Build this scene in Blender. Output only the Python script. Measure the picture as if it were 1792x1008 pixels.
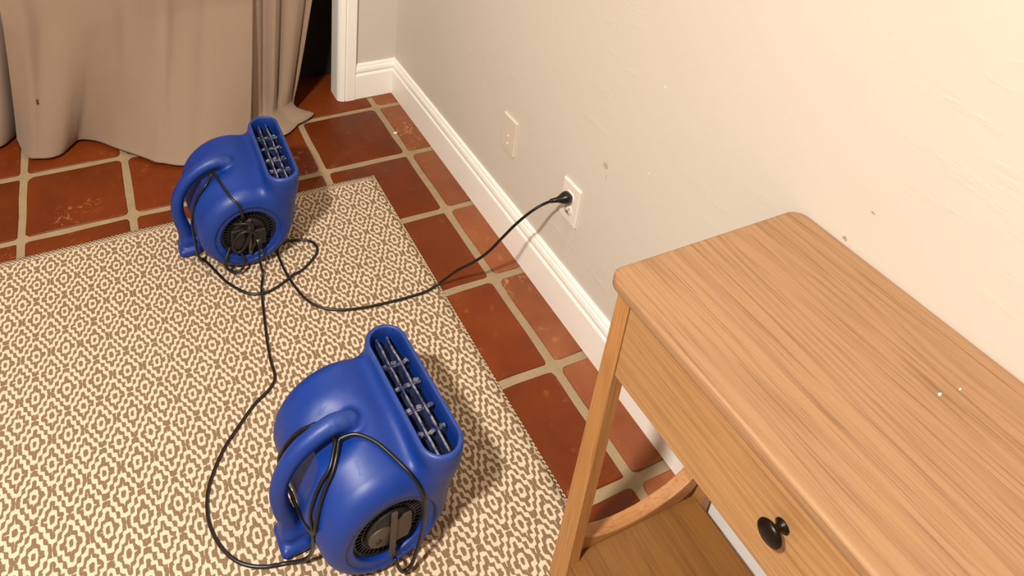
import bpy, bmesh, math, random
import numpy as np
from mathutils import Vector, Matrix
random.seed(7); rng = np.random.default_rng(7)
scn = bpy.context.scene
COL = scn.collection
for o in list(bpy.data.objects): bpy.data.objects.remove(o)

# ------------------------------------------------------------------ camera
F, YAW, PITCH, ROLL = 1312.785, -0.432626, 0.426158, 0.055381
CAM = (-1.0476, -2.25035, 1.61516); PPX, PPY = 711.03, -20.96
cy, sy, cp, sp = math.cos(YAW), math.sin(YAW), math.cos(PITCH), math.sin(PITCH)
fw = Vector((-sy*cp, cy*cp, -sp)); r0 = Vector((cy, sy, 0)); u0 = r0.cross(fw)
cr, sr = math.cos(ROLL), math.sin(ROLL)
right = cr*r0 + sr*u0; up = -sr*r0 + cr*u0
cd = bpy.data.cameras.new('camera'); cam = bpy.data.objects.new('camera', cd); COL.objects.link(cam)
m = Matrix((right, up, -fw)).transposed().to_4x4(); m.translation = Vector(CAM)
cam.matrix_world = m
cd.sensor_fit = 'HORIZONTAL'; cd.sensor_width = 36; cd.lens = F/1792*36
cd.shift_x = (896-PPX)/1792; cd.shift_y = (PPY-504)/1792
cd.clip_start = 0.02
scn.camera = cam

# ------------------------------------------------------------------ light
w = bpy.data.worlds.new('world'); scn.world = w; w.use_nodes = True
w.node_tree.nodes['Background'].inputs[0].default_value = (0.9, 0.8, 0.65, 1)
w.node_tree.nodes['Background'].inputs[1].default_value = 0.05
def area(name, loc, size, power, col):
    l = bpy.data.lights.new(name, 'AREA'); l.shape = 'DISK'; l.size = size; l.energy = power; l.color = col
    o = bpy.data.objects.new(name, l); COL.objects.link(o); o.location = loc
    return o
area('ceiling_lamp_light', (-2.05, -2.30, 2.93), 0.20, 167, (1.0, 0.95, 0.88))
area('added_fill_light', (-0.85, -0.95, 2.93), 0.26, 12, (1.0, 0.95, 0.88))  # weak fill light added to brighten the far wall and door casing
vs = scn.view_settings
vs.view_transform = 'Standard'; vs.look = 'None'; vs.gamma = 1; vs.exposure = 0.0; vs.use_curve_mapping = False

# ------------------------------------------------------------------ materials
def lin(c):
    return tuple(((v/255)/12.92 if v/255 <= .04045 else ((v/255+.055)/1.055)**2.4) for v in c) + (1,)
class NT:
    def __init__(s, name, rough=.5, spec=.5, metallic=0):
        s.m = bpy.data.materials.new(name); s.m.use_nodes = True; s.t = s.m.node_tree
        s.b = s.t.nodes['Principled BSDF']; s.b.inputs['Roughness'].default_value = rough
        s.b.inputs['Specular IOR Level'].default_value = spec; s.b.inputs['Metallic'].default_value = metallic
    def n(s, typ, **k):
        n = s.t.nodes.new(typ)
        for a, v in k.items(): setattr(n, a, v)
        return n
    def L(s, a, b): s.t.links.new(a, b)
    def setin(s, sock, v):
        if isinstance(v, bpy.types.NodeSocket): s.L(v, sock)
        else: sock.default_value = v
    def math(s, op, *a, clamp=False):
        n = s.n('ShaderNodeMath', operation=op); n.use_clamp = clamp
        for i, v in enumerate(a): s.setin(n.inputs[i], v)
        return n.outputs[0]
    def coord(s, kind='Object', scale=(1, 1, 1), loc=(0, 0, 0), rot=(0, 0, 0)):
        c = s.n('ShaderNodeTexCoord'); mp = s.n('ShaderNodeMapping')
        mp.inputs['Scale'].default_value = scale; mp.inputs['Location'].default_value = loc; mp.inputs['Rotation'].default_value = rot
        s.L(c.outputs[kind], mp.inputs[0]); return mp.outputs[0]
    def noise(s, vec, scale, detail=4, rough=.5, dist=0):
        n = s.n('ShaderNodeTexNoise'); s.L(vec, n.inputs['Vector']); n.inputs['Scale'].default_value = scale
        n.inputs['Detail'].default_value = detail; n.inputs['Roughness'].default_value = rough; n.inputs['Distortion'].default_value = dist
        return n.outputs[0]
    def ramp(s, fac, stops):
        n = s.n('ShaderNodeValToRGB'); s.L(fac, n.inputs[0]); e = n.color_ramp.elements
        while len(e) < len(stops): e.new(.5)
        for i, (p, c) in enumerate(stops): e[i].position = p; e[i].color = c if isinstance(c, tuple) else (c, c, c, 1)
        return n.outputs[0]
    def mix(s, f, a, b, mode='MIX'):
        n = s.n('ShaderNodeMix', data_type='RGBA', blend_type=mode)
        s.setin(n.inputs[0], f); s.setin(n.inputs[6], a); s.setin(n.inputs[7], b); return n.outputs[2]
    def color(s, v): s.setin(s.b.inputs['Base Color'], v)
    def rough(s, v): s.setin(s.b.inputs['Roughness'], v)
    def bump(s, h, strength=.3, dist=.002):
        n = s.n('ShaderNodeBump'); n.inputs['Strength'].default_value = strength; n.inputs['Distance'].default_value = dist
        s.L(h, n.inputs['Height']); s.L(n.outputs[0], s.b.inputs['Normal'])

def m_wall():
    k = NT('painted_plaster', .55, .35); v = k.coord('Object')
    n1 = k.noise(v, 2.2, 3); n2 = k.noise(v, 60, 3)
    c = k.mix(n1, lin((206, 197, 184)), lin((212, 203, 189)))
    # scuffs and chips with fixed places on the wall
    sep = k.n('ShaderNodeSeparateXYZ'); k.L(v, sep.inputs[0])
    wob = k.noise(v, 120, 2)
    for (y, z, ry, rz, col) in SPOTS:
        dy = k.math('DIVIDE', k.math('SUBTRACT', sep.outputs[1], y), ry)
        dz = k.math('DIVIDE', k.math('SUBTRACT', sep.outputs[2], z), rz)
        d = k.math('ADD', k.math('SQRT', k.math('ADD', k.math('MULTIPLY', dy, dy), k.math('MULTIPLY', dz, dz))), k.math('MULTIPLY', k.math('SUBTRACT', wob, .5), 3.0))
        f = k.math('MULTIPLY', k.math('SUBTRACT', 1.3, d, clamp=True), .8)
        c = k.mix(f, c, lin(col))
    k.color(c)
    vs_ = k.coord('Object', (1, .25, 1.2), rot=(.6, 0, 0))
    kn = k.ramp(k.noise(vs_, 26, 5, .6), [(.55, 0), (.68, 1)])
    msk = k.ramp(k.noise(v, 3.0, 2), [(.5, 0), (.62, 1)])
    h = k.math('ADD', k.math('MULTIPLY', n2, .25), k.math('MULTIPLY', k.math('MULTIPLY', kn, msk), .7))
    k.bump(h, .32, .0018)
    return k.m
SPOTS = []
def m_trim():
    k = NT('white_gloss_paint', .38, .5); v = k.coord('Object')
    k.color(k.mix(k.noise(v, 8, 3), lin((247, 242, 232)), lin((252, 247, 238))))
    k.bump(k.noise(v, 40, 2), .08, .001); return k.m
def m_tile(name, a, b, cpatch):
    k = NT(name, .36, .22)
    oi = k.n('ShaderNodeObjectInfo')
    v = k.coord('Object')
    add = k.n('ShaderNodeVectorMath', operation='ADD'); k.L(v, add.inputs[0])
    cb = k.n('ShaderNodeCombineXYZ'); k.L(k.math('MULTIPLY', oi.outputs['Random'], 37.0), cb.inputs[0]); k.L(k.math('MULTIPLY', oi.outputs['Random'], 91.0), cb.inputs[1])
    k.L(cb.outputs[0], add.inputs[1]); v = add.outputs[0]
    n1 = k.noise(v, 5, 5, .6, .4); n2 = k.noise(v, 26, 4)
    c = k.mix(k.ramp(n1, [(.3, 0.), (.7, 1.)]), lin(a), lin(b))
    c = k.mix(k.math('MULTIPLY', k.ramp(n2, [(.62, 0.), (.8, 1.)]), .35), c, lin(cpatch))
    pm = k.math('MULTIPLY', k.ramp(k.noise(v, 2.6, 2), [(.6, 0.), (.66, 1.)]), k.ramp(k.noise(v, 34, 5, .7, 1.2), [(.56, 0.), (.62, 1.)]))
    c = k.mix(k.math('MULTIPLY', pm, .7), c, lin(cpatch))
    hsv = k.n('ShaderNodeHueSaturation'); k.L(c, hsv.inputs['Color']); k.L(k.math('ADD', k.math('MULTIPLY', oi.outputs['Random'], .35), .82), hsv.inputs['Value'])
    k.color(hsv.outputs[0])
    k.rough(k.math('ADD', k.math('MULTIPLY', k.noise(v, 12, 3), .25), .27))
    k.bump(k.math('ADD', k.noise(v, 9, 3), k.math('MULTIPLY', n2, .3)), .35, .003); return k.m
def m_grout():
    k = NT('sandy_grout', .85, .2); v = k.coord('Object')
    k.color(k.mix(k.noise(v, 14, 5, .65), lin((136, 116, 86)), lin((172, 150, 118))))
    k.bump(k.noise(v, 150, 3), .6, .002); return k.m
def m_rug():
    k = NT('woven_rug', .92, .1); c0 = k.coord('Object')
    # hand-woven irregularity
    wn = k.n('ShaderNodeTexNoise'); k.L(c0, wn.inputs['Vector']); wn.inputs['Scale'].default_value = 14; wn.inputs['Detail'].default_value = 2
    off = k.n('ShaderNodeVectorMath', operation='MULTIPLY_ADD'); k.L(wn.outputs['Color'], off.inputs[0])
    off.inputs[1].default_value = (.006, .007, 0); k.L(c0, off.inputs[2])
    wn2 = k.n('ShaderNodeTexNoise'); k.L(c0, wn2.inputs['Vector']); wn2.inputs['Scale'].default_value = 130; wn2.inputs['Detail'].default_value = 1
    off2 = k.n('ShaderNodeVectorMath', operation='MULTIPLY_ADD'); k.L(wn2.outputs['Color'], off2.inputs[0])
    off2.inputs[1].default_value = (.0045, .0055, 0); k.L(off.outputs[0], off2.inputs[2])
    sep = k.n('ShaderNodeSeparateXYZ'); k.L(off2.outputs[0], sep.inputs[0])
    PX, PY = .0667, .1187
    def cell(s_, c, p):   # signed coordinate to nearest centre, in half periods
        t = k.math('DIVIDE', k.math('SUBTRACT', s_, c), p)
        return k.math('MULTIPLY', k.math('SUBTRACT', t, k.math('ROUND', t)), 2.0)
    def field(ox, oy):
        a = cell(sep.outputs[0], ox, PX); b = cell(sep.outputs[1], oy, PY)
        return k.math('ABSOLUTE', a), k.math('ABSOLUTE', b)
    aA, bA = field(-1.152+.0052, -.865+.006)
    dA = k.math('ADD', aA, bA)                 # 0 at A centre, 2 at B centre... folded below
    d = k.math('PINGPONG', dA, 1.0)            # same distance from either kind of centre
    t = k.math('SUBTRACT', aA, bA)             # runs along the diamond side
    tri = k.math('SUBTRACT', k.math('PINGPONG', k.math('MULTIPLY', t, 4.0), 1.0), .5)
    d2 = k.math('ADD', d, k.math('MULTIPLY', tri, .17))
    isB = k.math('GREATER_THAN', dA, 1.0)
    s_ = k.math('SINE', k.math('MULTIPLY', k.math('SUBTRACT', d2, k.math('MULTIPLY_ADD', isB, .05, .115)), 2*math.pi*2.0))
    s_ = k.math('ADD', s_, k.math('MULTIPLY', k.math('SUBTRACT', wn2.outputs[0], .5), 1.5))
    pat = k.ramp(k.math('ADD', k.math('MULTIPLY', s_, .5), .5), [(.36, 0.), (.6, 1.)])
    # hem band at the far edge: rows of short dashes
    hem = k.math('GREATER_THAN', sep.outputs[1], -.405+.003)
    dash = k.math('SINE', k.math('MULTIPLY', sep.outputs[0], 2*math.pi/.012)); row = k.math('SINE', k.math('MULTIPLY', sep.outputs[1], 2*math.pi/.0125))
    dd = k.ramp(k.math('ADD', k.math('MULTIPLY', k.math('MULTIPLY', dash, row), .5), .5), [(.3, 0.), (.6, 1.)])
    pm = k.mix(hem, pat, dd)
    fine = k.noise(c0, 600, 2)
    lightc = k.mix(fine, lin((200, 180, 154)), lin((224, 204, 178)))
    darkc = k.mix(fine, lin((112, 90, 66)), lin((138, 112, 84)))
    big = k.noise(c0, 3, 2)
    c = k.mix(pm, darkc, lightc)
    c = k.mix(k.math('MULTIPLY', big, .12), c, lin((160, 138, 110)))
    k.color(c)
    k.bump(k.math('ADD', k.mix(.0, pm, pm), k.math('MULTIPLY', fine, .4)), .6, .002); return k.m
def m_wood(name, a, b, dark, grain_axis='Y', scale=1.0):
    k = NT(name, .36, .45)
    sc = {'Y': (1, .07, 1), 'Z': (1, 1, .07), 'X': (.07, 1, 1)}[grain_axis]
    v = k.coord('Object', sc); vf = k.coord('Object', tuple(.28*s if s < 1 else s for s in sc))
    n1 = k.noise(v, 5*scale, 3, .5, .6)
    rings = k.math('SINE', k.math('MULTIPLY', n1, 135.0))
    rings = k.math('POWER', k.math('ADD', k.math('MULTIPLY', rings, .5), .5), 2.2)
    fine = k.noise(vf, 330, 3, .65)
    big = k.noise(v, 2.0, 2)
    c = k.mix(big, lin(a), lin(b))
    msk = k.ramp(k.noise(v, 9, 2), [(.35, .15), (.7, .8)])
    c = k.mix(k.math('MULTIPLY', k.math('MULTIPLY', rings, msk), .50), c, lin(dark))
    c = k.mix(k.math('MULTIPLY', k.ramp(fine, [(.50, 0.), (.68, 1.)]), .55), c, lin(dark))
    k.color(c); k.rough(k.math('ADD', k.math('MULTIPLY', fine, .2), .34))
    k.bump(fine, .12, .0006); return k.m
def m_fabric(name, a, b):
    k = NT(name, .9, .15); v = k.coord('Object')
    k.b.inputs['Sheen Weight'].default_value = .15
    c = k.mix(k.noise(v, 3, 4), lin(a), lin(b))
    sp = k.n('ShaderNodeSeparateXYZ'); k.L(v, sp.inputs[0])
    dx = k.math('DIVIDE', k.math('SUBTRACT', sp.outputs[0], -1.259), .0045); dz = k.math('DIVIDE', k.math('SUBTRACT', sp.outputs[2], .221), .013)
    dd = k.math('ADD', k.math('SQRT', k.math('ADD', k.math('MULTIPLY', dx, dx), k.math('MULTIPLY', dz, dz))), k.math('MULTIPLY', k.math('SUBTRACT', k.noise(v, 160, 2), .5), 2.5))
    c = k.mix(k.math('MULTIPLY', k.math('SUBTRACT', 1.2, dd, clamp=True), 1.2, clamp=True), c, lin((52, 44, 36)))
    k.color(c)
    k.bump(k.math('ADD', k.noise(v, 700, 2), k.math('MULTIPLY', k.noise(v, 9, 3), 3.0)), .25, .001); return k.m
def m_plastic(name, a, b, dust, rough=.42, dustamt=.25):
    k = NT(name, rough, .45); v = k.coord('Object')
    c = k.mix(k.noise(v, 7, 3), lin(a), lin(b))
    g = k.n('ShaderNodeNewGeometry'); sep = k.n('ShaderNodeSeparateXYZ'); k.L(v, sep.inputs[0])
    scuff = k.ramp(k.noise(k.coord('Object', (1, 1, .35)), 30, 5, .7), [(.55, 0.), (.8, 1.)])
    top = k.ramp(sep.outputs[2], [(.272, 0.), (.30, 1.)]) if dustamt else scuff
    c = k.mix(k.math('MULTIPLY', k.math('MULTIPLY_ADD', scuff, .7, .3), k.math('MULTIPLY', top, dustamt)), c, lin(dust))
    k.color(c); k.rough(k.math('ADD', k.math('MULTIPLY', scuff, .2), rough))
    k.bump(k.noise(v, 420, 3), .12, .0006); return k.m
def m_plain(name, c, rough=.5, metallic=0, bump=0, var=8):
    k = NT(name, rough, .5, metallic); v = k.coord('Object')
    d = tuple(max(0, x-var) for x in c)
    k.color(k.mix(k.noise(v, 25, 3), lin(c), lin(d)))
    if bump: k.bump(k.noise(v, 200, 2), bump, .0006)
    return k.m
def m_dusty(name, base, dust):
    k = NT(name, .5, .5); v = k.coord('Object')
    n = k.ramp(k.noise(v, 55, 5, .75), [(.42, 0.), (.62, 1.)])
    k.color(k.mix(k.math('MULTIPLY', n, .8), lin(base), lin(dust))); return k.m

# ------------------------------------------------------------------ helpers
def tag(o, label=None, cat=None, group=None, kind=None):
    if label: o['label'] = label
    if cat: o['category'] = cat
    if group: o['group'] = group
    if kind: o['kind'] = kind
    return o
def obj(name, me, mat, parent=None, smooth=False, loc=None):
    o = bpy.data.objects.new(name, me); COL.objects.link(o)
    if mat and not me.materials: me.materials.append(mat)
    if parent: o.parent = parent
    if loc: o.location = loc
    if smooth:
        for p in me.polygons: p.use_smooth = True
    return o
def empty(name, loc, rz=0):
    o = bpy.data.objects.new(name, None); COL.objects.link(o); o.location = loc; o.rotation_euler = (0, 0, rz); o.empty_display_size = .05
    return o
def mesh(name, v, f):
    me = bpy.data.meshes.new(name); me.from_pydata([tuple(p) for p in v], [], [tuple(q) for q in f]); me.update(); return me
def from_bm(name, bm):
    me = bpy.data.meshes.new(name); bmesh.ops.recalc_face_normals(bm, faces=bm.faces); bm.to_mesh(me); bm.free(); return me
def bm_box(bm, lo, hi, bev=0, seg=2, rot=None):
    g = bmesh.ops.create_cube(bm, size=1); vs_ = g['verts']
    for v in vs_:
        v.co = Vector([lo[i] + (v.co[i]+.5)*(hi[i]-lo[i]) for i in range(3)])
    if bev:
        es = list({e for v in vs_ for e in v.link_edges})
        r = bmesh.ops.bevel(bm, geom=es, offset=bev, segments=seg, affect='EDGES', profile=.5)
        vs_ = list({v for f in r['faces'] for v in f.verts} | {v for v in vs_ if v.is_valid})
    return vs_
def box(name, lo, hi, mat, parent=None, bev=0, seg=2, smooth=False):
    bm = bmesh.new(); bm_box(bm, lo, hi, bev, seg); return obj(name, from_bm(name, bm), mat, parent, smooth)
def extrude_profile(prof, a, b, fn):
    """prof: closed 2D polygon; fn(p, t) -> 3D"""
    n = len(prof); v = [fn(p, a) for p in prof] + [fn(p, b) for p in prof]
    f = [(i, (i+1) % n, n+(i+1) % n, n+i) for i in range(n)] + [tuple(range(n))[::-1], tuple(range(n, 2*n))]
    return v, f
def rounded_slab(x0, x1, y0, y1, z0, z1, r, bev, seg=8):
    """plan-rounded slab with softened top and bottom edges"""
    def ring(ins, z):
        out = []
        for (cx, cy_, a0) in ((x1-r, y1-r, 0), (x0+r, y1-r, 90), (x0+r, y0+r, 180), (x1-r, y0+r, 270)):
            for i in range(seg+1):
                a = math.radians(a0+90*i/seg); out.append((cx+(r-ins)*math.cos(a), cy_+(r-ins)*math.sin(a), z))
        return out
    rings = []
    for i in range(5): a = math.pi/2*i/4; rings.append(ring(bev*(1-math.sin(a)), z0+bev*(1-math.cos(a))))
    for i in range(5): a = math.pi/2*i/4; rings.append(ring(bev*(1-math.cos(a)), z1-bev*(1-math.sin(a))))
    n = len(rings[0]); v = [p for q in rings for p in q]; f = []
    for k in range(len(rings)-1):
        for i in range(n): f.append((k*n+i, k*n+(i+1) % n, (k+1)*n+(i+1) % n, (k+1)*n+i))
    f.append(tuple(range(n))[::-1]); f.append(tuple((len(rings)-1)*n+i for i in range(n)))
    return v, f
def catmull(pts, per=8):
    P = [Vector(p) for p in pts]; P = [2*P[0]-P[1]] + P + [2*P[-1]-P[-2]]; out = []
    for i in range(1, len(P)-2):
        a, b, c, d = P[i-1:i+3]
        for j in range(per):
            t = j/per
            out.append(.5*((2*b)+(c-a)*t+(2*a-5*b+4*c-d)*t*t+(3*b-a-3*c+d)*t**3))
    out.append(P[-2]); return out
def tube(pts, rad, seg=8, per=8, smooth_path=True):
    path = catmull(pts, per) if smooth_path else [Vector(p) for p in pts]
    n = len(path); v = []; f = []; nrm = None
    for i, p in enumerate(path):
        t = (path[min(i+1, n-1)]-path[max(i-1, 0)]).normalized()
        if nrm is None: nrm = t.orthogonal().normalized()
        nrm = (nrm - t*nrm.dot(t)).normalized(); bn = t.cross(nrm)
        r = rad(i/(n-1)) if callable(rad) else rad
        for k in range(seg):
            a = 2*math.pi*k/seg; v.append(p + r*(math.cos(a)*nrm+math.sin(a)*bn))
    for i in range(n-1):
        for k in range(seg): f.append((i*seg+k, i*seg+(k+1) % seg, (i+1)*seg+(k+1) % seg, (i+1)*seg+k))
    f.append(tuple(range(seg))[::-1]); f.append(tuple((n-1)*seg+k for k in range(seg)))
    return v, f
def lathe(prof, axis='z', seg=32):
    """prof list of (radius, height)"""
    v = []; f = []; n = len(prof)
    for k in range(seg):
        a = 2*math.pi*k/seg
        for (r, h) in prof:
            c, s = r*math.cos(a), r*math.sin(a)
            v.append({'z': (c, s, h), 'y': (c, h, s), 'x': (h, c, s)}[axis])
    for k in range(seg):
        for i in range(n-1):
            a, b = k*n, ((k+1) % seg)*n; f.append((a+i, b+i, b+i+1, a+i+1))
    me = mesh('lathe', v, f); bm = bmesh.new(); bm.from_mesh(me)
    bmesh.ops.remove_doubles(bm, verts=bm.verts, dist=1e-6); bpy.data.meshes.remove(me); return bm
def merge(parts):
    V = []; Fc = []
    for v, f in parts:
        b = len(V); V += list(v); Fc += [tuple(i+b for i in q) for q in f]
    return V, Fc

# ------------------------------------------------------------------ room shell
# x = 0 is the right wall, the far wall faces the camera, z = 0 the tiles' top
SPOTS = [(-1.149, .534, .008, .008, (168, 146, 116)), (-1.158, .505, .002, .008, (188, 170, 138)), (-1.698, .793, .0045, .0035, (120, 96, 72)),
         (-1.723, .866, .003, .002, (120, 100, 76)), (-1.273, .823, .0025, .0025, (255, 248, 232)), (-1.279, .609, .002, .002, (250, 240, 222))]
MW, MT, MG = m_wall(), m_trim(), m_grout()
XL, YF, H, YB = -3.6, -4.2, 2.95, .09
tag(box('floor', (XL, YF, -.06), (0.1, 1.0, -.0045), MG), kind='structure')
tag(box('wall_right', (0, YF, -.0045), (.1, 1.0, H), MW), kind='structure')
tag(box('wall_back', (-.20, YB, -.0045), (0, .168, H), MW), kind='structure')
tag(box('wall_header', (-2.50, YB, 2.10), (-.20, .168, H), MW), kind='structure')
tag(box('wall_back', (XL, YB, -.0045), (-2.50, .168, H), MW), kind='structure')
MW2 = m_plain('low_bounce_wall_paint', (168, 152, 132), .7)  # unseen left and front walls, toned darker to cut bounced fill light
tag(box('wall_left', (XL-.1, YF, -.0045), (XL, 1.0, H), MW2), kind='structure')
tag(box('wall_front', (XL, YF-.1, -.0045), (0.1, YF, H), MW2), kind='structure')
tag(box('ceiling', (XL-.1, YF-.1, H), (.1, 1.0, H+.1), m_plain('ceiling_white', (236, 230, 220), .8)), kind='structure')
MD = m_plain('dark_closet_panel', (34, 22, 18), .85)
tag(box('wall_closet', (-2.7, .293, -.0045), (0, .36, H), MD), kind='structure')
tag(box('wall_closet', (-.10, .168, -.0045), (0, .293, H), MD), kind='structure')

# baseboards with a moulded cap
BP = [(0, 0), (.0145, 0), (.0145, .102), (.0125, .107), (.0105, .109), (.0105, .114), (.0130, .118), (.0135, .124), (.0118, .134), (.0085, .139), (.0085, .143), (.006, .149), (0, .150)]
def bb(name, a, b, fn):
    v, f = extrude_profile(BP, a, b, fn); o = obj(name, mesh(name, v, f), MT); bm = bmesh.new(); bm.from_mesh(o.data)
    bmesh.ops.recalc_face_normals(bm, faces=bm.faces); bm.to_mesh(o.data); bm.free(); return tag(o, kind='structure')
bb('baseboard_right', YB, -.617, lambda p, t: (-p[0], t, p[1]))
bb('baseboard_right', -.6178, YF, lambda p, t: (-p[0], t, p[1]))
bb('baseboard_back', -.167, 0, lambda p, t: (t, YB-p[0], p[1]))
# door casing and jamb
CP = [(-.166, .0895), (-.166, .076), (-.169, .073), (-.203, .073), (-.206, .076), (-.2075, .080), (-.209, .076), (-.2115, .0745), (-.219, .077), (-.228, .083), (-.234, .090), (-.236, .098), (-.236, .164), (-.2002, .164), (-.2002, .0895)]
v, f = extrude_profile(CP, 0, 2.12, lambda p, t: (p[0], p[1], t))
me = mesh('trim_1', v, f); bm = bmesh.new(); bm.from_mesh(me); bmesh.ops.recalc_face_normals(bm, faces=bm.faces); bm.to_mesh(me); bm.free()
tag(obj('trim_1', me, MT), kind='structure')

# ------------------------------------------------------------------ terracotta tiles
S = .305; GX0 = -.109
M_TA = m_tile('sealed_terracotta', (94, 39, 11), (116, 52, 17), (172, 108, 66))
M_TB = m_tile('orange_terracotta', (122, 66, 38), (144, 86, 54), (196, 142, 98))
floor = bpy.data.objects['floor']
def tile_mesh(wx, wy, seed):
    r = random.Random(seed); n = 7; out = []
    rc = .012; hx, hy = wx/2, wy/2
    for (sx, sy_, a0) in ((1, 1, 0), (-1, 1, 90), (-1, -1, 180), (1, -1, 270)):
        rr = rc*r.uniform(.6, 1.5)
        rr = min(rr, hx*.6, hy*.6)
        for i in range(3):
            a = math.radians(a0+45*i); out.append((sx*(hx-rr)+rr*math.cos(a), sy_*(hy-rr)+rr*math.sin(a)))
    pts = []
    for i in range(len(out)):
        a, b = out[i], out[(i+1) % len(out)]; L = math.hypot(b[0]-a[0], b[1]-a[1]); k = 3 if L > .1 else 1
        for j in range(k):
            t = j/k; q = (a[0]+(b[0]-a[0])*t, a[1]+(b[1]-a[1])*t)
            pts.append((q[0]+r.uniform(-.0016, .0016), q[1]+r.uniform(-.0016, .0016)))
    m_ = len(pts); v = []
    for (ins, z) in ((0, -.012), (0, -.0035), (.0015, -.001), (.0045, 0)):
        for (x, y) in pts:
            L = math.hypot(x, y); v.append((x-ins*x/L*1.2, y-ins*y/L*1.2, z))
    v.append((0, 0, .0003)); f = []
    for k in range(3):
        for i in range(m_): f.append((k*m_+i, k*m_+(i+1) % m_, (k+1)*m_+(i+1) % m_, (k+1)*m_+i))
    for i in range(m_): f.append((3*m_+i, 3*m_+(i+1) % m_, 4*m_))
    return mesh('tile', v, f)
GR = .0225
full = [tile_mesh(S-GR, S-GR, i) for i in range(6)]
part = [tile_mesh(.109-GR/2-.003, S-GR, 20+i) for i in range(3)]
for me_ in full:
    me_.materials.append(M_TA)
    for p in me_.polygons: p.use_smooth = True
for me_ in part:
    me_.materials.append(M_TB)
    for p in me_.polygons: p.use_smooth = True
for j in range(-2, 12):
    yc = -j*S - S/2 if j >= 0 else -j*S - S/2
    yc = -(j+.5)*S
    if yc < YF+.1: continue
    for i in range(-1, 9):
        if i == -1:
            if yc > .2: continue
            o = obj('tile', random.choice(part), None, floor, loc=(-(.109-GR/2-.003)/2-.003, yc, 0))
        else:
            if yc > .2 and i > 8: continue
            o = obj('tile', random.choice(full), None, floor, loc=(GX0-(i+.5)*S, yc, 0))
            o.rotation_euler = (0, 0, random.choice([0, 1, 2, 3])*math.pi/2+random.uniform(-.006, .006))
        o.location.z = random.uniform(-.0012, .0002)

# ------------------------------------------------------------------ rug
RX1, RY1, RX0, RY0, RT = -.271, -.384, -2.35, -3.6, .008
nx, ny = 90, 150; V = []; Fc = []
for j in range(ny+1):
    for i in range(nx+1):
        x = RX0+(RX1-RX0)*i/nx; y = RY0+(RY1-RY0)*j/ny
        wv = .0015*math.sin(y*9)+.001*math.sin(y*23+1) if i == nx else 0
        wy = .0015*math.sin(x*11)+.001*math.sin(x*29) if j == ny else 0
        V.append((x+wv, y+wy, RT+.0006*math.sin(x*13+y*3)*math.sin(y*7)-(.002 if i in (0, nx) or j in (0, ny) else 0)))
for j in range(ny):
    for i in range(nx): a = j*(nx+1)+i; Fc.append((a, a+1, a+nx+2, a+nx+1))
per = [i for i in range(nx+1)] + [j*(nx+1)+nx for j in range(1, ny+1)] + [ny*(nx+1)+i for i in range(nx-1, -1, -1)] + [j*(nx+1) for j in range(ny-1, 0, -1)]
b0 = len(V)
for q in per: V.append((V[q][0], V[q][1], .0008))
for i in range(len(per)): a, b = per[i], per[(i+1) % len(per)]; Fc.append((a, b0+i, b0+(i+1) % len(per), b))
MR = m_rug()
rug = obj('rug', mesh('rug', V, Fc), MR, smooth=True)
tag(rug, 'large flat woven rug in cream and tan with a stepped diamond pattern', 'rug')
# corded binding along the long right edge
bv = []
for k in range(int((RY1-RY0)/.011)):
    y = RY1-.006-k*.011; bv.append(tube([(RX1-.003, y+.003, .0066), (RX1+.0012, y, .0060), (RX1+.0026, y-.003, .002)], .0019, 5, 2))
edge = obj('edge_binding', mesh('edge_binding', *merge(bv)), m_plain('cream_yarn', (206, 184, 152), .9, var=40), rug, True); edge['kind'] = 'stuff'

# ------------------------------------------------------------------ curtains
def poly_at(pts, s):
    L = [0]
    for a, b in zip(pts, pts[1:]): L.append(L[-1]+math.hypot(*[b[i]-a[i] for i in range(2)]))
    t = s*L[-1]
    for i in range(len(pts)-1):
        if t <= L[i+1] or i == len(pts)-2:
            u = (t-L[i])/(L[i+1]-L[i]); return [pts[i][c]+(pts[i+1][c]-pts[i][c])*u for c in range(len(pts[0]))]
def curtain(name, hem, top, mat, fold, label, thick=.0022, ns=170, ztop=2.03, pw=.8, hz=.5, mid=None, mz=.06):
    hs = catmull([(*p, 0) if len(p) == 2 else p for p in hem], 8); ts = catmull([(*p, 0) for p in top], 8)
    hs = [tuple(p) for p in hs]; ts = [tuple(p) for p in ts]; ms = [tuple(p) for p in catmull([(*p, 0) for p in mid], 8)] if mid else None
    V = []; Fc = []
    zs = [hz*(i/30)**1.3 for i in range(31)] + [hz+(ztop-hz)*(i/15) for i in range(1, 16)]
    for iz, z in enumerate(zs):
        for i in range(ns+1):
            s = i/ns; h = poly_at(hs, s); t = poly_at(ts, s)
            u = min(1, z/hz)**pw
            x = h[0]+(t[0]-h[0])*u; y = h[1]+(t[1]-h[1])*u
            if ms:
                q = poly_at(ms, s)
                if z < mz: w_ = (z/mz)**.6; x, y = h[0]+(q[0]-h[0])*w_, h[1]+(q[1]-h[1])*w_
                else: w_ = min(1, (z-mz)/(hz-mz))**.9; x, y = q[0]+(t[0]-q[0])*w_, q[1]+(t[1]-q[1])*w_
            y += fold(s, z); zz = z+(h[2] if len(h) > 2 else 0)*(1-min(1, z/.1))
            V.append((x, y, zz+.0125*(1 if z < .001 else 1)*(1-min(1, z/.15))))
    W = ns+1
    for k in range(len(zs)-1):
        for i in range(ns): a = k*W+i; Fc.append((a, a+1, a+W+1, a+W))
    o = obj(name, mesh(name, V, Fc), mat, smooth=True)
    md = o.modifiers.new('thickness', 'SOLIDIFY'); md.thickness = thick; md.offset = 0
    return tag(o, label, 'curtain', 'linen curtains across the closet opening')
MC = m_fabric('taupe_cloth', (146, 124, 104), (153, 130, 110))
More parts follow.
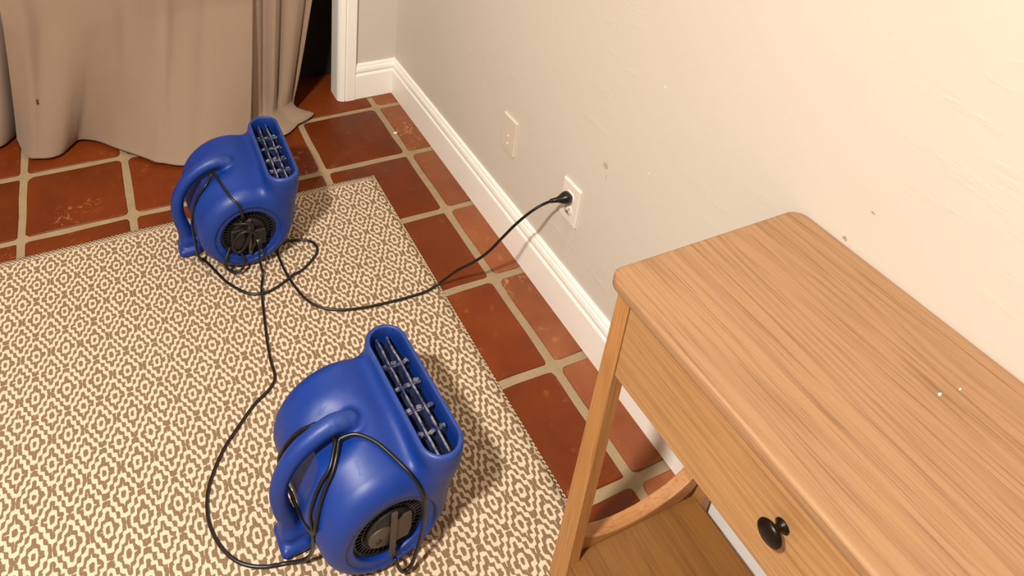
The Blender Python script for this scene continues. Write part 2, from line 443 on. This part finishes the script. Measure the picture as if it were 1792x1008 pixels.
MC2 = m_fabric('taupe_cloth_shaded_side', (150, 128, 112), (156, 134, 117))
g = lambda x, c, w_: math.exp(-((x-c)/w_)**2)
def foldA(s, z):
    f = .012*math.sin(2*math.pi*(s*1.6+.15*z))*min(1, z/.3)
    f += -.016*g(s, .08+.10*(0.5-z), .035)*1 + .010*g(s, .16, .05)
    f += .007*g(s, .47+.12*(.4-z), .03)*min(1, z/.15) - .008*g(s, .66-.06*z, .025) + .006*g(s, .80, .03)
    return f
def foldB(s, z):
    k = min(1, .25+z/.18)
    return k*(-.020*g(s, .12, .09)+.022*g(s, .34, .05)-.014*g(s, .46, .05)+.024*g(s, .585, .035)-.018*g(s, .76, .10)+.016*g(s, .92, .03))
curtain('curtain', [(-1.352, .20), (-1.325, .11), (-1.275, .055), (-1.22, .06), (-1.185, .105), (-1.157, .129), (-1.10, .10), (-1.035, .03), (-.93, -.075), (-.842, -.135), (-.72, -.15), (-.625, -.125)],
        [(-1.315, .075), (-1.1, .055), (-.85, .045), (-.56, .045)], MC, foldA,
        'widest taupe curtain panel, nearly smooth, its hem on the tiles behind the farther blower')
curtain('curtain', [(-.665, -.07), (-.60, -.075), (-.53, -.09), (-.484, -.074), (-.42, -.03), (-.352, .021), (-.385, .055), (-.415, .085)],
        [(-.60, .068), (-.50, .07), (-.41, .07), (-.335, .07)], MC, foldB,
        'narrow taupe curtain panel gathered in deep folds beside the white door casing', mid=[(-.62, .0), (-.53, -.01), (-.47, .02), (-.415, .06)])
curtain('curtain', [(-1.86, .12), (-1.70, .17), (-1.58, .12), (-1.47, .18), (-1.40, .175), (-1.355, .235)],
        [(-1.85, .13), (-1.7, .15), (-1.5, .14), (-1.30, .135)], MC2, lambda s, z: .02*math.sin(s*26)*min(1, z/.3),
        'curtain panel at the far left picture edge, greyer and set back behind the wide one')
rod = empty('curtain_rod', (-1.2, .07, 2.045))
v, f = tube([(-.92, 0, 0), (1.0, 0, 0)], .012, 12, 1); MK = m_plain('black_metal', (26, 22, 20), .4, .8)
obj('rod', mesh('rod', v, f), MK, rod, True)
for sx in (-.90, .985): box('bracket', (sx-.012, -.012, -.02), (sx+.012, .022, .055), MK, rod, .003)
tag(rod, 'black curtain rod above the closet opening carrying the taupe curtains', 'curtain rod')

# ------------------------------------------------------------------ wall plates
MP = m_plain('white_plate_plastic', (232, 224, 212), .35, var=3)
MPP = m_plain('painted_plate', (216, 204, 186), .4, var=3)
def plate(y, z, label, outlet):
    r = empty('outlet_plate' if outlet else 'blank_wall_plate', (0, y, z))
    bm = bmesh.new(); vv = bm_box(bm, (-.0065, -.0350, -.0572), (0, .0350, .0572), 0)
    for e in [e for e in bm.edges if all(abs(q.co.x+.0065) < 1e-5 for q in e.verts)]: e.select = True
    bmesh.ops.bevel(bm, geom=[e for e in bm.edges if e.select], offset=.003, segments=3, affect='EDGES', profile=.5)
    obj('plate', from_bm('plate', bm), MP if outlet else MPP, r)
    dark = m_plain('socket_slot', (30, 26, 24), .7)
    if outlet:
        for s in (-1, 1):
            bm = lathe([(0, -.0085), (.0165, -.0085), (.0172, -.0078), (.0172, -.006)], 'x', 28)
            for q in bm.verts:
                q.co.z = max(-.0145, min(.0145, q.co.z)); q.co.z += s*.0195
            rc = obj('receptacle', from_bm('receptacle', bm), MP, r, True)
            bm = bmesh.new()
            for dy in (-.0063, .0063): bm_box(bm, (-.0088, dy-.001, s*.0195-.0005), (-.0084, dy+.001, s*.0195+.0075))
            bm_box(bm, (-.0088, -.0022, s*.0195-.0095), (-.0084, .0022, s*.0195-.0055))
            obj('slot', from_bm('slot', bm), dark, rc)
        scr = [0]
    else:
        scr = [-.030, -.004]
    for z_ in scr:
        bm = lathe([(0, -.0082), (.0025, -.0080), (.0033, -.0070), (.0033, -.0060)], 'x', 14)
        for q in bm.verts: q.co.z += z_
        obj('screw', from_bm('screw', bm), MP, r, True)
    return tag(r, label, 'wall plate')
plate(-.751, .354, 'cream painted blank wall plate low on the wall, nearer the room corner', False)
plate(-1.0545, .3505, 'white outlet wall plate with the black plug in its upper socket', True)

# ------------------------------------------------------------------ console table
WT = m_wood('oak_top', (166, 127, 90), (157, 118, 82), (104, 66, 38), 'Y')
WF = m_wood('oak_front', (180, 136, 88), (168, 124, 78), (124, 80, 46), 'Y', 1.2)
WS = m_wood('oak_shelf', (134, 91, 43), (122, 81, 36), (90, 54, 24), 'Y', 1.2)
WL = m_wood('oak_leg', (186, 134, 80), (172, 120, 68), (126, 80, 40), 'Z')
WR = m_wood('oak_rail', (186, 134, 84), (174, 122, 72), (130, 84, 46), 'X')
TY0, TY1 = -2.74, -1.612
tb = empty('console_table', (-.2, (TY0+TY1)/2, 0)); ox, oy = .2, -(TY0+TY1)/2
def L(p): return (p[0]+ox, p[1]+oy, p[2])
def shift(v): return [L(p) for p in v]
v, f = rounded_slab(-.398, -.0005, TY0, TY1, .764, .786, .026, .006)
o = obj('tabletop', mesh('tabletop', shift(v), f), WT, tb)
for p in o.data.polygons: p.use_smooth = len(p.vertices) == 4
LXF, LXB = -.380, -.075
def leg(x0, x1, ya, yb, out, zb=0):
    # slim square leg, flaring a little towards the floor on its outer side
    rows = [(zb, 0.012), (.25, .006), (.6, 0), (.764, -.004)]
    V = []; Fc = []; c = .0025
    for z, g_ in rows:
        a, b = (ya, yb+g_*out) if out > 0 else (ya+g_*out, yb)
        ring = [(x0+c, a), (x1-c, a), (x1, a+c), (x1, b-c), (x1-c, b), (x0+c, b), (x0, b-c), (x0, a+c)]
        V += [(x, y, z) for x, y in ring]
    for k in range(len(rows)-1):
        for i in range(8): Fc.append((k*8+i, k*8+(i+1) % 8, (k+1)*8+(i+1) % 8, (k+1)*8+i))
    Fc.append(tuple(range(8))[::-1]); Fc.append(tuple(24+i for i in range(8)))
    return mesh('leg', shift(V), Fc)
for (x0, x1) in ((LXF-.002, -.353), (-.056, -.030)):
    obj('leg', leg(x0, x1, -1.652, -1.622, 1, RT+.001 if x0 < -.2 else 0), WL, tb)
    obj('leg', leg(x0, x1, TY0+.010, TY0+.040, -1, RT+.001 if x0 < -.2 else 0), WL, tb)
# body box behind the drawers
bm = bmesh.new()
for lo, hi in (((-.355, -1.649, .606), (-.036, -1.629, .764)), ((-.355, TY0+.017, .606), (-.036, TY0+.037, .764)), ((-.052, TY0+.04, .606), (-.036, -1.652, .764)), ((-.355, TY0+.037, .606), (-.052, -1.649, .612))):
    bm_box(bm, L(lo), L(hi), .001, 1)
obj('apron', from_bm('apron', bm), WF, tb)
ymid = (TY0+TY1)/2
MKN = m_plain('dark_bronze', (38, 28, 20), .35, .7)
for (a, b) in ((-1.6535, ymid+.001), (ymid-.001, TY0+.0415)):
    bm = bmesh.new(); bm_box(bm, L((-.379, b, .600)), L((-.360, a, .762)), .0015, 2)
    d = obj('drawer', from_bm('drawer', bm), WF, tb)
    ky = -1.947 if a > -2 else TY0+TY1+1.947
    bm = lathe([(0, 0), (.0095, 0), (.0095, .0015), (.0055, .004), (.0048, .011), (.007, .015), (.0145, .0175), (.0165, .0205), (.0160, .0235), (.012, .0265), (.006, .028), (0, .0285)], 'x', 28)
    for q in bm.verts: q.co = Vector((-.3788-q.co.x+ox, ky+q.co.y+oy, .692+q.co.z))
    obj('knob', from_bm('knob', bm), MKN, d, True)
def end_rail(yc, th=.026):
    # rail dipping between front and back leg, sweeping up into both
    xs = [-.355, -.345, -.33, -.31, -.285, -.255, -.225, -.195, -.165, -.135, -.11, -.09, -.075, -.064, -.056]
    zt = [.150, .138, .126, .116, .108, .103, .102, .104, .110, .120, .133, .148, .167, .192, .225]
    V = []; Fc = []
    for x, z in zip(xs, zt):
        b = z-.045-(0.0 if x < -.1 else (x+.1)*.5)
        V += [(x, yc-th/2, b), (x, yc+th/2, b), (x, yc+th/2, z), (x, yc-th/2, z)]
    for k in range(len(xs)-1):
        for i in range(4): Fc.append((k*4+i, (k+1)*4+i, (k+1)*4+(i+1) % 4, k*4+(i+1) % 4))
    Fc.append((0, 1, 2, 3)); n = (len(xs)-1)*4; Fc.append((n+3, n+2, n+1, n))
    return mesh('end_rail', shift(V), Fc)
for yc in (-1.625, TY0+.025):
    o = obj('end_rail', end_rail(yc), WR, tb)
    bv = o.modifiers.new('soft', 'BEVEL'); bv.width = .0025; bv.segments = 2; bv.limit_method = 'ANGLE'; bv.angle_limit = .9
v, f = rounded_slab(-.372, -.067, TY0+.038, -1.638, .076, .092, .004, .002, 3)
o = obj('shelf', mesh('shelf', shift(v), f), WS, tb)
tag(tb, 'honey oak console table with drawer, dark knob and low shelf, standing against the right wall', 'table')

# ------------------------------------------------------------------ air movers (rotomoulded shells from a signed distance field)
def smin(a, b, k): h = np.clip(.5+.5*(b-a)/k, 0, 1); return b+(a-b)*h-k*h*(1-h)
def smax(a, b, k): return -smin(-a, -b, k)
def cap(p, a, b, ra, rb):
    a = np.array(a); b = np.array(b); ba = b-a; pa = p-a
    h = np.clip((pa@ba)/(ba@ba), 0, 1); return np.linalg.norm(pa-h[..., None]*ba, axis=-1)-(ra+(rb-ra)*h)
def rbox(p, c, hf, r):
    q = np.abs(p-np.array(c))-(np.array(hf)-r)
    return np.linalg.norm(np.maximum(q, 0), axis=-1)+np.minimum(q.max(-1), 0)-r
ZC, RB, HB = .134, .126, .140
HP = [(-.030, .272, .0185), (-.064, .281, .0185), (-.104, .266, .018), (-.141, .236, .018), (-.164, .194, .0175), (-.171, .148, .0175), (-.166, .106, .018), (-.157, .072, .019), (-.152, .040, .021)]
HP = catmull(HP, 5)
def sdf_handle(p):
    d = None
    for (x0, z0, ra), (x1, z1, rb) in zip(HP, HP[1:]):
        c = cap(p, (x0, 0, z0), (x1, 0, z1), ra, rb); d = c if d is None else np.minimum(d, c)
    return d
def sdf_foot(p):
    d = rbox(p, (-.138, 0, .026), (.030, .026, .026), .014)
    return smin(d, rbox(p, (-.148, -.006, .012), (.030, .034, .012), .0115), .012)
def stadium(p, xc, wd, ln):
    return np.hypot(p[..., 0]-xc, np.maximum(np.abs(p[..., 1])-(ln-wd), 0))-wd
def sdf_body(p):
    x, y, z = p[..., 0], p[..., 1], p[..., 2]
    r = .034
    tb_ = np.clip((y+.140)/.13, 0, 1); tb_ = tb_*tb_*(3-2*tb_); Rb = RB+.004*tb_
    rad = np.hypot(x+.016*tb_, z-RB-.002-.022*tb_)
    q0 = rad-Rb+r; q1 = np.abs(y)-HB+r
    d = np.minimum(np.maximum(q0, q1), 0)+np.hypot(np.maximum(q0, 0), np.maximum(q1, 0))-r
    # outlet duct
    t = np.clip((z-.05)/.22, 0, 1); t = t*t*(3-2*t)
    xc = .084+.016*t; wd = .044+.001*t; ln = .100+.058*t
    du = stadium(p, xc, wd, ln)*.93
    ez = np.abs(z-.170)-.130; rr = .009+.035*np.clip((.2-z)/.1, 0, 1)
    du = np.minimum(np.maximum(du+rr, ez+rr), 0)+np.hypot(np.maximum(du+rr, 0), np.maximum(ez+rr, 0))-rr
    d = smin(d, du, .035)
    # sole pads
    d = smin(d, rbox(p, (.01, .01, .010), (.045, .085, .010), .006), .012)
    # groove behind the handle
    pg = p*np.array((1, .62, 1))
    d = smax(d, -np.minimum(cap(pg, (-.026, 0, .306), (-.128, 0, .255), .034, .035), cap(pg, (-.128, 0, .255), (-.172, 0, .12), .034, .034)), .016)
    return d
def sdf_shell(p):
    x, y, z = p[..., 0], p[..., 1], p[..., 2]
    d = sdf_body(p)
    d = smin(d, smin(sdf_handle(p), sdf_foot(p), .012), .014)
    # duct mouth
    t = np.clip((z-.24)/.06, 0, 1)
    cav = np.maximum(stadium(p, .100, .0325+.0025*t, .144+.003*t), .245-z)
    d = smax(d, -cav, .005)
    # inlet recess in the near face
    rg = np.hypot(x, z-.122)
    d = smax(d, -np.maximum(rg-.089, y+HB-.004), .008)
    d = smax(d, -np.maximum(rg-.0745, y+HB-.026), .005)
    return d
def surface_nets(fn, lo, hi, h):
    ax = [np.arange(lo[i], hi[i]+h, h) for i in range(3)]
    G = np.stack(np.meshgrid(*ax, indexing='ij'), -1); V = fn(G); ins = V < 0
    N = V.shape; c = np.zeros((N[0]-1, N[1]-1, N[2]-1)); acc = np.zeros(c.shape+(3,)); cnt = np.zeros(c.shape)
    base = G[:-1, :-1, :-1]
    cor = [(i, j, k) for i in (0, 1) for j in (0, 1) for k in (0, 1)]
    for a in cor:
        for d_ in range(3):
            if a[d_]: continue
            b = list(a); b[d_] = 1
            sl = lambda q: V[q[0]:N[0]-1+q[0], q[1]:N[1]-1+q[1], q[2]:N[2]-1+q[2]]
            va, vb = sl(a), sl(b); m_ = (va < 0) != (vb < 0)
            t = np.where(m_, va/np.where(m_, va-vb, 1), 0)
            for e in range(3):
                acc[..., e] += np.where(m_, (a[e]+(t if e == d_ else 0))*h, 0)
            cnt += m_
    act = cnt > 0; idx = -np.ones(act.shape, int); idx[act] = np.arange(act.sum())
    P = base[act]+acc[act]/cnt[act][:, None]
    quads = []
    for d_ in range(3):
        e1, e2 = (d_+1) % 3, (d_+2) % 3
        sa = [slice(None)]*3; sb = [slice(None)]*3; sa[d_] = slice(0, -1); sb[d_] = slice(1, None)
        cr_ = ins[tuple(sa)] != ins[tuple(sb)]
        I = np.argwhere(cr_); ok = (I[:, e1] > 0) & (I[:, e2] > 0) & (I[:, e1] < N[e1]-1) & (I[:, e2] < N[e2]-1); I = I[ok]
        def at(o1, o2):
            J = I.copy(); J[:, e1] -= o1; J[:, e2] -= o2; return idx[J[:, 0], J[:, 1], J[:, 2]]
        q = np.stack([at(1, 1), at(0, 1), at(0, 0), at(1, 0)], 1)
        fl = ~ins[tuple(I.T)] if False else ins[I[:, 0], I[:, 1], I[:, 2]]
        q[~fl] = q[~fl][:, ::-1]; quads.append(q)
    Q = np.concatenate(quads)
    def grad(P):
        e = 4e-4; return np.stack([(fn(P+np.eye(3)[i]*e)-fn(P-np.eye(3)[i]*e))/(2*e) for i in range(3)], -1)
    for _ in range(2):
        g_ = grad(P); s = fn(P); P = P-np.clip(s[:, None]*g_/np.maximum((g_**2).sum(-1, keepdims=True), .2), -h, h)*.9
    g_ = grad(P); g_ /= np.maximum(np.linalg.norm(g_, axis=-1, keepdims=True), 1e-6)
    return P, Q, g_
P_, Q_, N_ = surface_nets(sdf_shell, (-.205, -.175, -.012), (.175, .175, .32), .0034)
ctr = P_[Q_].mean(1)
sb_, sh_, sf_ = sdf_body(ctr), sdf_handle(ctr), sdf_foot(ctr)
cls = np.zeros(len(Q_), int)
cls[(sh_ < sb_) & (sh_ <= sf_)] = 1
cls[(sf_ < sb_) & (sf_ < sh_)] = 2
def submesh(name, k, mat):
    q = Q_[cls == k]; u_, inv = np.unique(q, return_inverse=True); inv = inv.reshape(q.shape)
    me = bpy.data.meshes.new(name); me.from_pydata(P_[u_].tolist(), [], inv.tolist()); me.update()
    me.polygons.foreach_set('use_smooth', [True]*len(me.polygons))
    me.normals_split_custom_set_from_vertices(N_[u_].tolist()); me.materials.append(mat); return me
MB = m_plastic('blue_rotomoulded_plastic', (5, 46, 125), (9, 51, 132), (120, 140, 180), .44, .28)
MBK = m_plain('black_plastic', (24, 20, 17), .5, 0, .3, 8)
MMO = m_plain('grey_brown_motor_plate', (78, 66, 56), .5, 0, .3, 14)
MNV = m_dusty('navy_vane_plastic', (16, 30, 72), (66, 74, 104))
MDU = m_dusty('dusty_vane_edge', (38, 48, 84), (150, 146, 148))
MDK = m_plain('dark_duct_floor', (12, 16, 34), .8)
def grille_mesh():
    bm = bmesh.new(); y0 = -HB+.014
    def ring(r0_, r1_, ya, yb, seg=56):
        b = lathe([(r0_, yb), (r0_, ya), (r1_, ya), (r1_, yb)], 'y', seg); me = from_bm('t', b); bm.from_mesh(me); bpy.data.meshes.remove(me)
    ring(.0745, .0805, y0, y0+.012); ring(.058, .0605, y0+.001, y0+.008); ring(.042, .0445, y0+.001, y0+.008)
    for k in range(40):
        a = 2*math.pi*k/40
        vv = bm_box(bm, (.040, y0+.0015, -.0011), (.0765, y0+.008, .0011))
        R_ = Matrix.Rotation(a, 4, 'Y')
        for q in vv: q.co = R_ @ q.co
    for k in range(6):
        a = 2*math.pi*(k+.4)/6
        vv = bm_box(bm, (.0730, y0-.001, -.004), (.0800, y0+.004, .004), .001, 1)
        R_ = Matrix.Rotation(a, 4, 'Y')
        for q in vv: q.co = R_ @ q.co
    for q in bm.verts: q.co.x *= .92; q.co.z = q.co.z*.92+.122
    return from_bm('grille', bm)
def lathe_y(prof, seg=40):
    b = lathe(prof, 'y', seg)
    for q in b.verts: q.co.z += .122
    return b
shell = submesh('housing', 0, MB); hand = submesh('handle', 1, MB); foot = submesh('foot', 2, MB)
def make_air_mover(loc, rz):
    r = empty('air_mover', loc, rz)
    h = obj('housing', shell, None, r); obj('handle', hand, None, r); obj('foot', foot, None, r)
    obj('grille', grille_mesh(), MBK, r)
    b = lathe_y([(0, -HB+.0265), (.074, -HB+.0265), (.074, -HB+.0245), (0, -HB+.0245)]); obj('inlet_back', from_bm('inlet_back', b), MDK, r)
    b = lathe_y([(0, -HB+.006), (.036, -HB+.006), (.045, -HB+.009), (.048, -HB+.014), (.048, -HB+.024), (0, -HB+.024)])
    mo = obj('motor_cover', from_bm('motor_cover', b), MBK, r, True)
    # outlet vanes
    pts = []
    for sg in (1, -1):
        for k in range(13):
            a = math.pi*k/12+(0 if sg > 0 else math.pi); pts.append((.100+.032*math.cos(a), sg*.111+.032*math.sin(a)))
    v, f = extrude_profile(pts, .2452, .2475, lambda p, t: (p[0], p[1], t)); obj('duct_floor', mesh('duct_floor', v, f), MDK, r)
    rr_ = random.Random(int(abs(loc[1])*100))
    for i, (xx, yr) in enumerate(((.088, .138), (.111, .136))):
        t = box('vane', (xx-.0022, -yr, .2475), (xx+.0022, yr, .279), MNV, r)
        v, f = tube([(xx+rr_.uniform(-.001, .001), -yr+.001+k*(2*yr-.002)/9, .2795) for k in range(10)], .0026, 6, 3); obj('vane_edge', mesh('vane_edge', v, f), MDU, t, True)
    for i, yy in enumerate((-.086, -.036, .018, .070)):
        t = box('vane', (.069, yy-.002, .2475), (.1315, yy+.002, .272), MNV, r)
        bm = bmesh.new(); bm_box(bm, (.070, yy-.0028, .272), (.131, yy+.0028, .2755), .0008, 1)
        for q in range(3):
            xx = (.078, .099, .121)[q]+rr_.uniform(-.002, .002); y2 = yy+rr_.uniform(-.003, .003)
            vv = bm_box(bm, (xx-.006, y2-.004, .276), (xx+.006, y2+.004, .281), .0012, 1)
            R_ = Matrix.Rotation(rr_.uniform(-.5, .5), 4, 'Z')
            for k_ in vv:
                if k_.is_valid: k_.co = R_ @ (k_.co-Vector((xx, y2, 0)))+Vector((xx, y2, 0))
        obj('vane_edge', from_bm('vane_edge', bm), MDU, t, False)
    return r, mo
fan1, mo1 = make_air_mover((-.739, -.517, RT+.0035), math.radians(-1.0))
tag(fan1, 'farther blue plastic air mover on the rug by the curtain, cord plugged into its grille', 'blower', 'blue air movers on the rug')
fan2, mo2 = make_air_mover((-.676, -1.361, RT+.0035), math.radians(3.2))
tag(fan2, 'nearest blue plastic air mover on the rug, cord wrapped behind its handle', 'blower', 'blue air movers on the rug')
def motor_details(r, far):
    y0 = -HB+.006
    if not far:
        pts = [(.002, -.030), (.034, -.030), (.040, -.012), (.040, .030), (.002, .034)]
        v, f = extrude_profile(pts, y0-.004, y0+.002, lambda p, t: (p[0], t, p[1]+.122)); o = obj('cover_plate', mesh('cover_plate', v, f), MMO, r)
        b = lathe([(0, -.003), (.024, -.003), (.026, 0), (.026, .004), (0, .004)], 'y', 28)
        for q in b.verts: q.co += Vector((-.020, y0, .122-.004))
        obj('round_cover', from_bm('round_cover', b), MMO, r, True)
        box('strap', (-.004, y0-.008, .058), (.008, y0-.003, .182), MMO, r, .001)
        b = lathe([(0, -.0045), (.006, -.0045), (.006, 0), (0, 0)], 'y', 18)
        for q in b.verts: q.co += Vector((-.026, y0, .112))
        obj('button', from_bm('button', b), MBK, r, True)
    else:
        box('strap', (-.003, y0-.010, .060), (.006, y0-.003, .178), MMO, r, .001)
        box('socket_block', (.010, y0-.014, .090), (.045, y0, .140), MBK, r, .004)
        box('switch_block', (-.050, y0-.010, .085), (-.010, y0+.002, .150), MBK, r, .004)
motor_details(fan1, True); motor_details(fan2, False)

# ------------------------------------------------------------------ power cords (paths in metres; fan-local points are carried to the fan's place)
def on_fan(r, pts):
    M = Matrix.Translation(r.location) @ Matrix.Rotation(r.rotation_euler.z, 4, 'Z')
    return [tuple(M @ Vector(p)) for p in pts]
MCB = NT('black_rubber', .34, .5); MCB.color(lin((17, 15, 14))); MCB = MCB.m
CR = .0037
G0 = RT+CR+.001
def flo(pts): return [(x, y, G0) for x, y in pts]
def cord(name, pts, label, cat):
    v, f = tube(pts, CR, 8, 6); o = obj('cord', mesh('cord', v, f), MCB, None, True); return o
# cord of the farther blower: out of its motor, under the handle, along the rug, up to the wall socket
c1 = on_fan(fan1, [(.004, -.118, .128), (-.0118, -.122, .153), (-.017, -.1436, .196), (-.0232, -.1445, .2335), (-.0394, -.129, .250), (-.055, -.0851, .2608), (-.068, -.036, .268),
                   (-.078, -.030, .262), (-.0961, -.0522, .2493), (-.1203, -.056, .2193), (-.134, -.060, .180), (-.1413, -.0702, .1422), (-.1385, -.085, .110), (-.135, -.088, .06), (-.128, -.080, .022)])
c1 += flo([(-.861, -.57), (-.847, -.598), (-.831, -.64), (-.815, -.677), (-.792, -.713), (-.767, -.740), (-.739, -.752), (-.707, -.752)])
c1 += [(-.663, -.734, G0+.001), (-.640, -.724, G0+.006)] + flo([(-.610, -.711), (-.575, -.686), (-.549, -.658), (-.546, -.630), (-.560, -.607), (-.590, -.593), (-.615, -.588), (-.640, -.594), (-.655, -.618),
           (-.657, -.660), (-.653, -.711), (-.645, -.758), (-.634, -.800), (-.616, -.836), (-.589, -.862), (-.548, -.882), (-.489, -.896), (-.426, -.902), (-.369, -.905), (-.317, -.904)])
c1 += [(-0.27, -0.896, 0.02), (-0.235, -0.922, 0.077), (-0.2, -0.948, 0.121), (-0.17, -0.965, 0.162), (-0.145, -0.985, 0.221), (-0.12, -1.004, 0.277), (-0.095, -1.023, 0.323), (-0.07, -1.032, 0.345), (-0.052, -1.045, 0.363)]
cord1 = cord('power_cord', c1, '', '')
cord1.name = 'power_cord'
tag(cord1, 'black cord from the farther blower looping over the rug up to the wall outlet', 'cord', 'black power cords')
# moulded plug in the upper socket
def loft(rings):
    n = 16; V = []; Fc = []
    for (c, ax_, w_, h_) in rings:
        ax_ = Vector(ax_).normalized(); sd = ax_.cross(Vector((0, 0, 1))).normalized(); up_ = sd.cross(ax_)
        for k in range(n):
            a = 2*math.pi*k/n; cx_, sx_ = math.cos(a), math.sin(a)
            q = lambda t: math.copysign(abs(t)**.62, t)
            V.append(Vector(c)+sd*q(cx_)*w_+up_*q(sx_)*h_)
    for i in range(len(rings)-1):
        for k in range(n): Fc.append((i*n+k, i*n+(k+1) % n, (i+1)*n+(k+1) % n, (i+1)*n+k))
    Fc.append(tuple(range(n))[::-1]); Fc.append(tuple((len(rings)-1)*n+k for k in range(n)))
    return V, Fc
v, f = loft([((-.0095, -1.0545, .370), (-1, 0, 0), .0135, .0125), ((-.017, -1.0545, .370), (-1, 0, 0), .0150, .0145), ((-.023, -1.0535, .3692), (-1, .1, -.1), .0140, .0135),
             ((-.031, -1.051, .3665), (-1, .3, -.3), .0100, .0100), ((-.039, -1.048, .364), (-1, .4, -.3), .0062, .0068), ((-.047, -1.0445, .3615), (-1, .4, -.3), .0052, .0052), ((-.056, -1.041, .3590), (-1, .4, -.3), .0046, .0046)])
obj('plug', mesh('plug', v, f), MCB, cord1, True)
# cord of the nearer blower: plugged into the farther one, along the rug, wound behind the handle, into its motor
c2 = on_fan(fan1, [(.024, -.150, .098), (.022, -.160, .088), (.021, -.1635, .066), (.022, -.162, .040)])
c2 += [(-.716, -.692, G0+.006)] + flo([(-.728, -.727)]) + [(-.7335, -.752, G0+.0075), (-.739, -.785, G0)] + flo([(-.749, -.851), (-.758, -.912), (-.763, -.967), (-.763, -1.000), (-.769, -1.023), (-.791, -1.044), (-.827, -1.066), (-.870, -1.104), (-.911, -1.144), (-.944, -1.191),
          (-.961, -1.228), (-.968, -1.268), (-.965, -1.304), (-.954, -1.339), (-.934, -1.371), (-.908, -1.392), (-.878, -1.405), (-.846, -1.412)])
c2 += on_fan(fan2, [(-.142, -.060, .020), (-.132, -.074, .060), (-.134, -.086, .110), (-.1365, -.0866, .1575), (-.1360, -.0757, .178), (-.1285, -.0698, .202), (-.1115, -.063, .231), (-.0925, -.0574, .2515), (-.0775, -.0385, .264), (-.0685, -.018, .268),
             (-.0816, .0254, .2587), (-.097, .0337, .2513), (-.1129, .0408, .2392), (-.1298, .0487, .2166), (-.1436, .0525, .1903), (-.152, .0577, .153), (-.148, .040, .116),
             (-.1431, .0118, .1137), (-.1415, -.0192, .112), (-.138, -.060, .125), (-.1359, -.0937, .1526), (-.1304, -.092, .180), (-.1197, -.0829, .209), (-.1046, -.0732, .234), (-.0888, -.0646, .2519), (-.0742, -.0472, .2664), (-.0640, -.0301, .272),
             (-.056, -.028, .276), (-.0319, -.0367, .2822), (-.0029, -.0635, .2768), (.0207, -.102, .2642), (.0368, -.1323, .2516), (.0500, -.1500, .2216), (.055, -.1560, .180), (.053, -.1570, .120), (.046, -.1570, .070), (.034, -.1580, .026), (.018, -.1580, .022), (.008, -.1570, .042), (.003, -.150, .062)])
cord2 = cord('power_cord', c2, '', '')
cord2.name = 'power_cord.001'
tag(cord2, 'black cord running from the farther blower down the rug to the nearest blower', 'cord', 'black power cords')
v, f = loft([(on_fan(fan1, [(.024, -.130, .104)])[0], (0, -1, 0), .012, .013), (on_fan(fan1, [(.024, -.143, .103)])[0], (0, -1, -.1), .012, .012), (on_fan(fan1, [(.024, -.152, .099)])[0], (0, -1, -.8), .007, .006), (on_fan(fan1, [(.023, -.160, .088)])[0], (0, -.3, -1), .005, .005)])
obj('plug', mesh('plug', v, f), MCB, cord2, True)
# second strand wound behind the handle of the nearer blower
# cord tie hanging in a loop under the farther blower's motor
lp = [(-.050, -.126, .085), (-.066, -.146, .070), (-.069, -.150, .045), (-.052, -.152, .020), (-.030, -.152, .018), (-.018, -.148, .040), (-.024, -.136, .066), (-.030, -.124, .080)]
v, f = tube(lp, .0042, 8, 6); obj('cord_tie', mesh('cord_tie', v, f), MBK, fan1, True)
lp = [(-.040, -.130, .165), (-.012, -.146, .172), (.010, -.146, .158), (-.004, -.148, .120), (-.018, -.148, .090), (-.034, -.146, .078), (-.046, -.144, .10), (-.036, -.148, .135), (-.012, -.152, .150), (.012, -.150, .135), (.020, -.146, .11), (.004, -.144, .075)]
v, f = tube(lp, .0040, 8, 6); obj('bundled_cord', mesh('bundled_cord', v, f), MBK, fan1, True)

# ------------------------------------------------------------------ flakes of paint lying about
MF = m_plain('paint_flake_white', (245, 238, 226), .6, var=2)
def flake(loc, sz, label, seed):
    r = random.Random(seed); n = 6; top = [(sz*r.uniform(.5, 1)*math.cos(2*math.pi*k/n), sz*r.uniform(.5, 1)*math.sin(2*math.pi*k/n)*.7) for k in range(n)]
    V = [(x, y, 0) for x, y in top]+[(x*.8, y*.8, .0016+r.uniform(0, .0012)) for x, y in top]
    F_ = [(k, (k+1) % n, n+(k+1) % n, n+k) for k in range(n)]+[tuple(range(n))[::-1], tuple(n+k for k in range(n))]
    tag(obj('paint_flake', mesh('paint_flake', V, F_), MF, loc=loc), label, 'paint chip', 'flakes of white paint')
flake((-.101, -.176, -.004), .011, 'white paint chip on the tile joint near the room corner', 1)
flake((-.127, -1.938, .7862), .0035, 'larger white paint speck on the oak tabletop', 2)
flake((-.095, -1.943, .7862), .0024, 'smaller white paint speck on the oak tabletop, nearer the wall', 3)
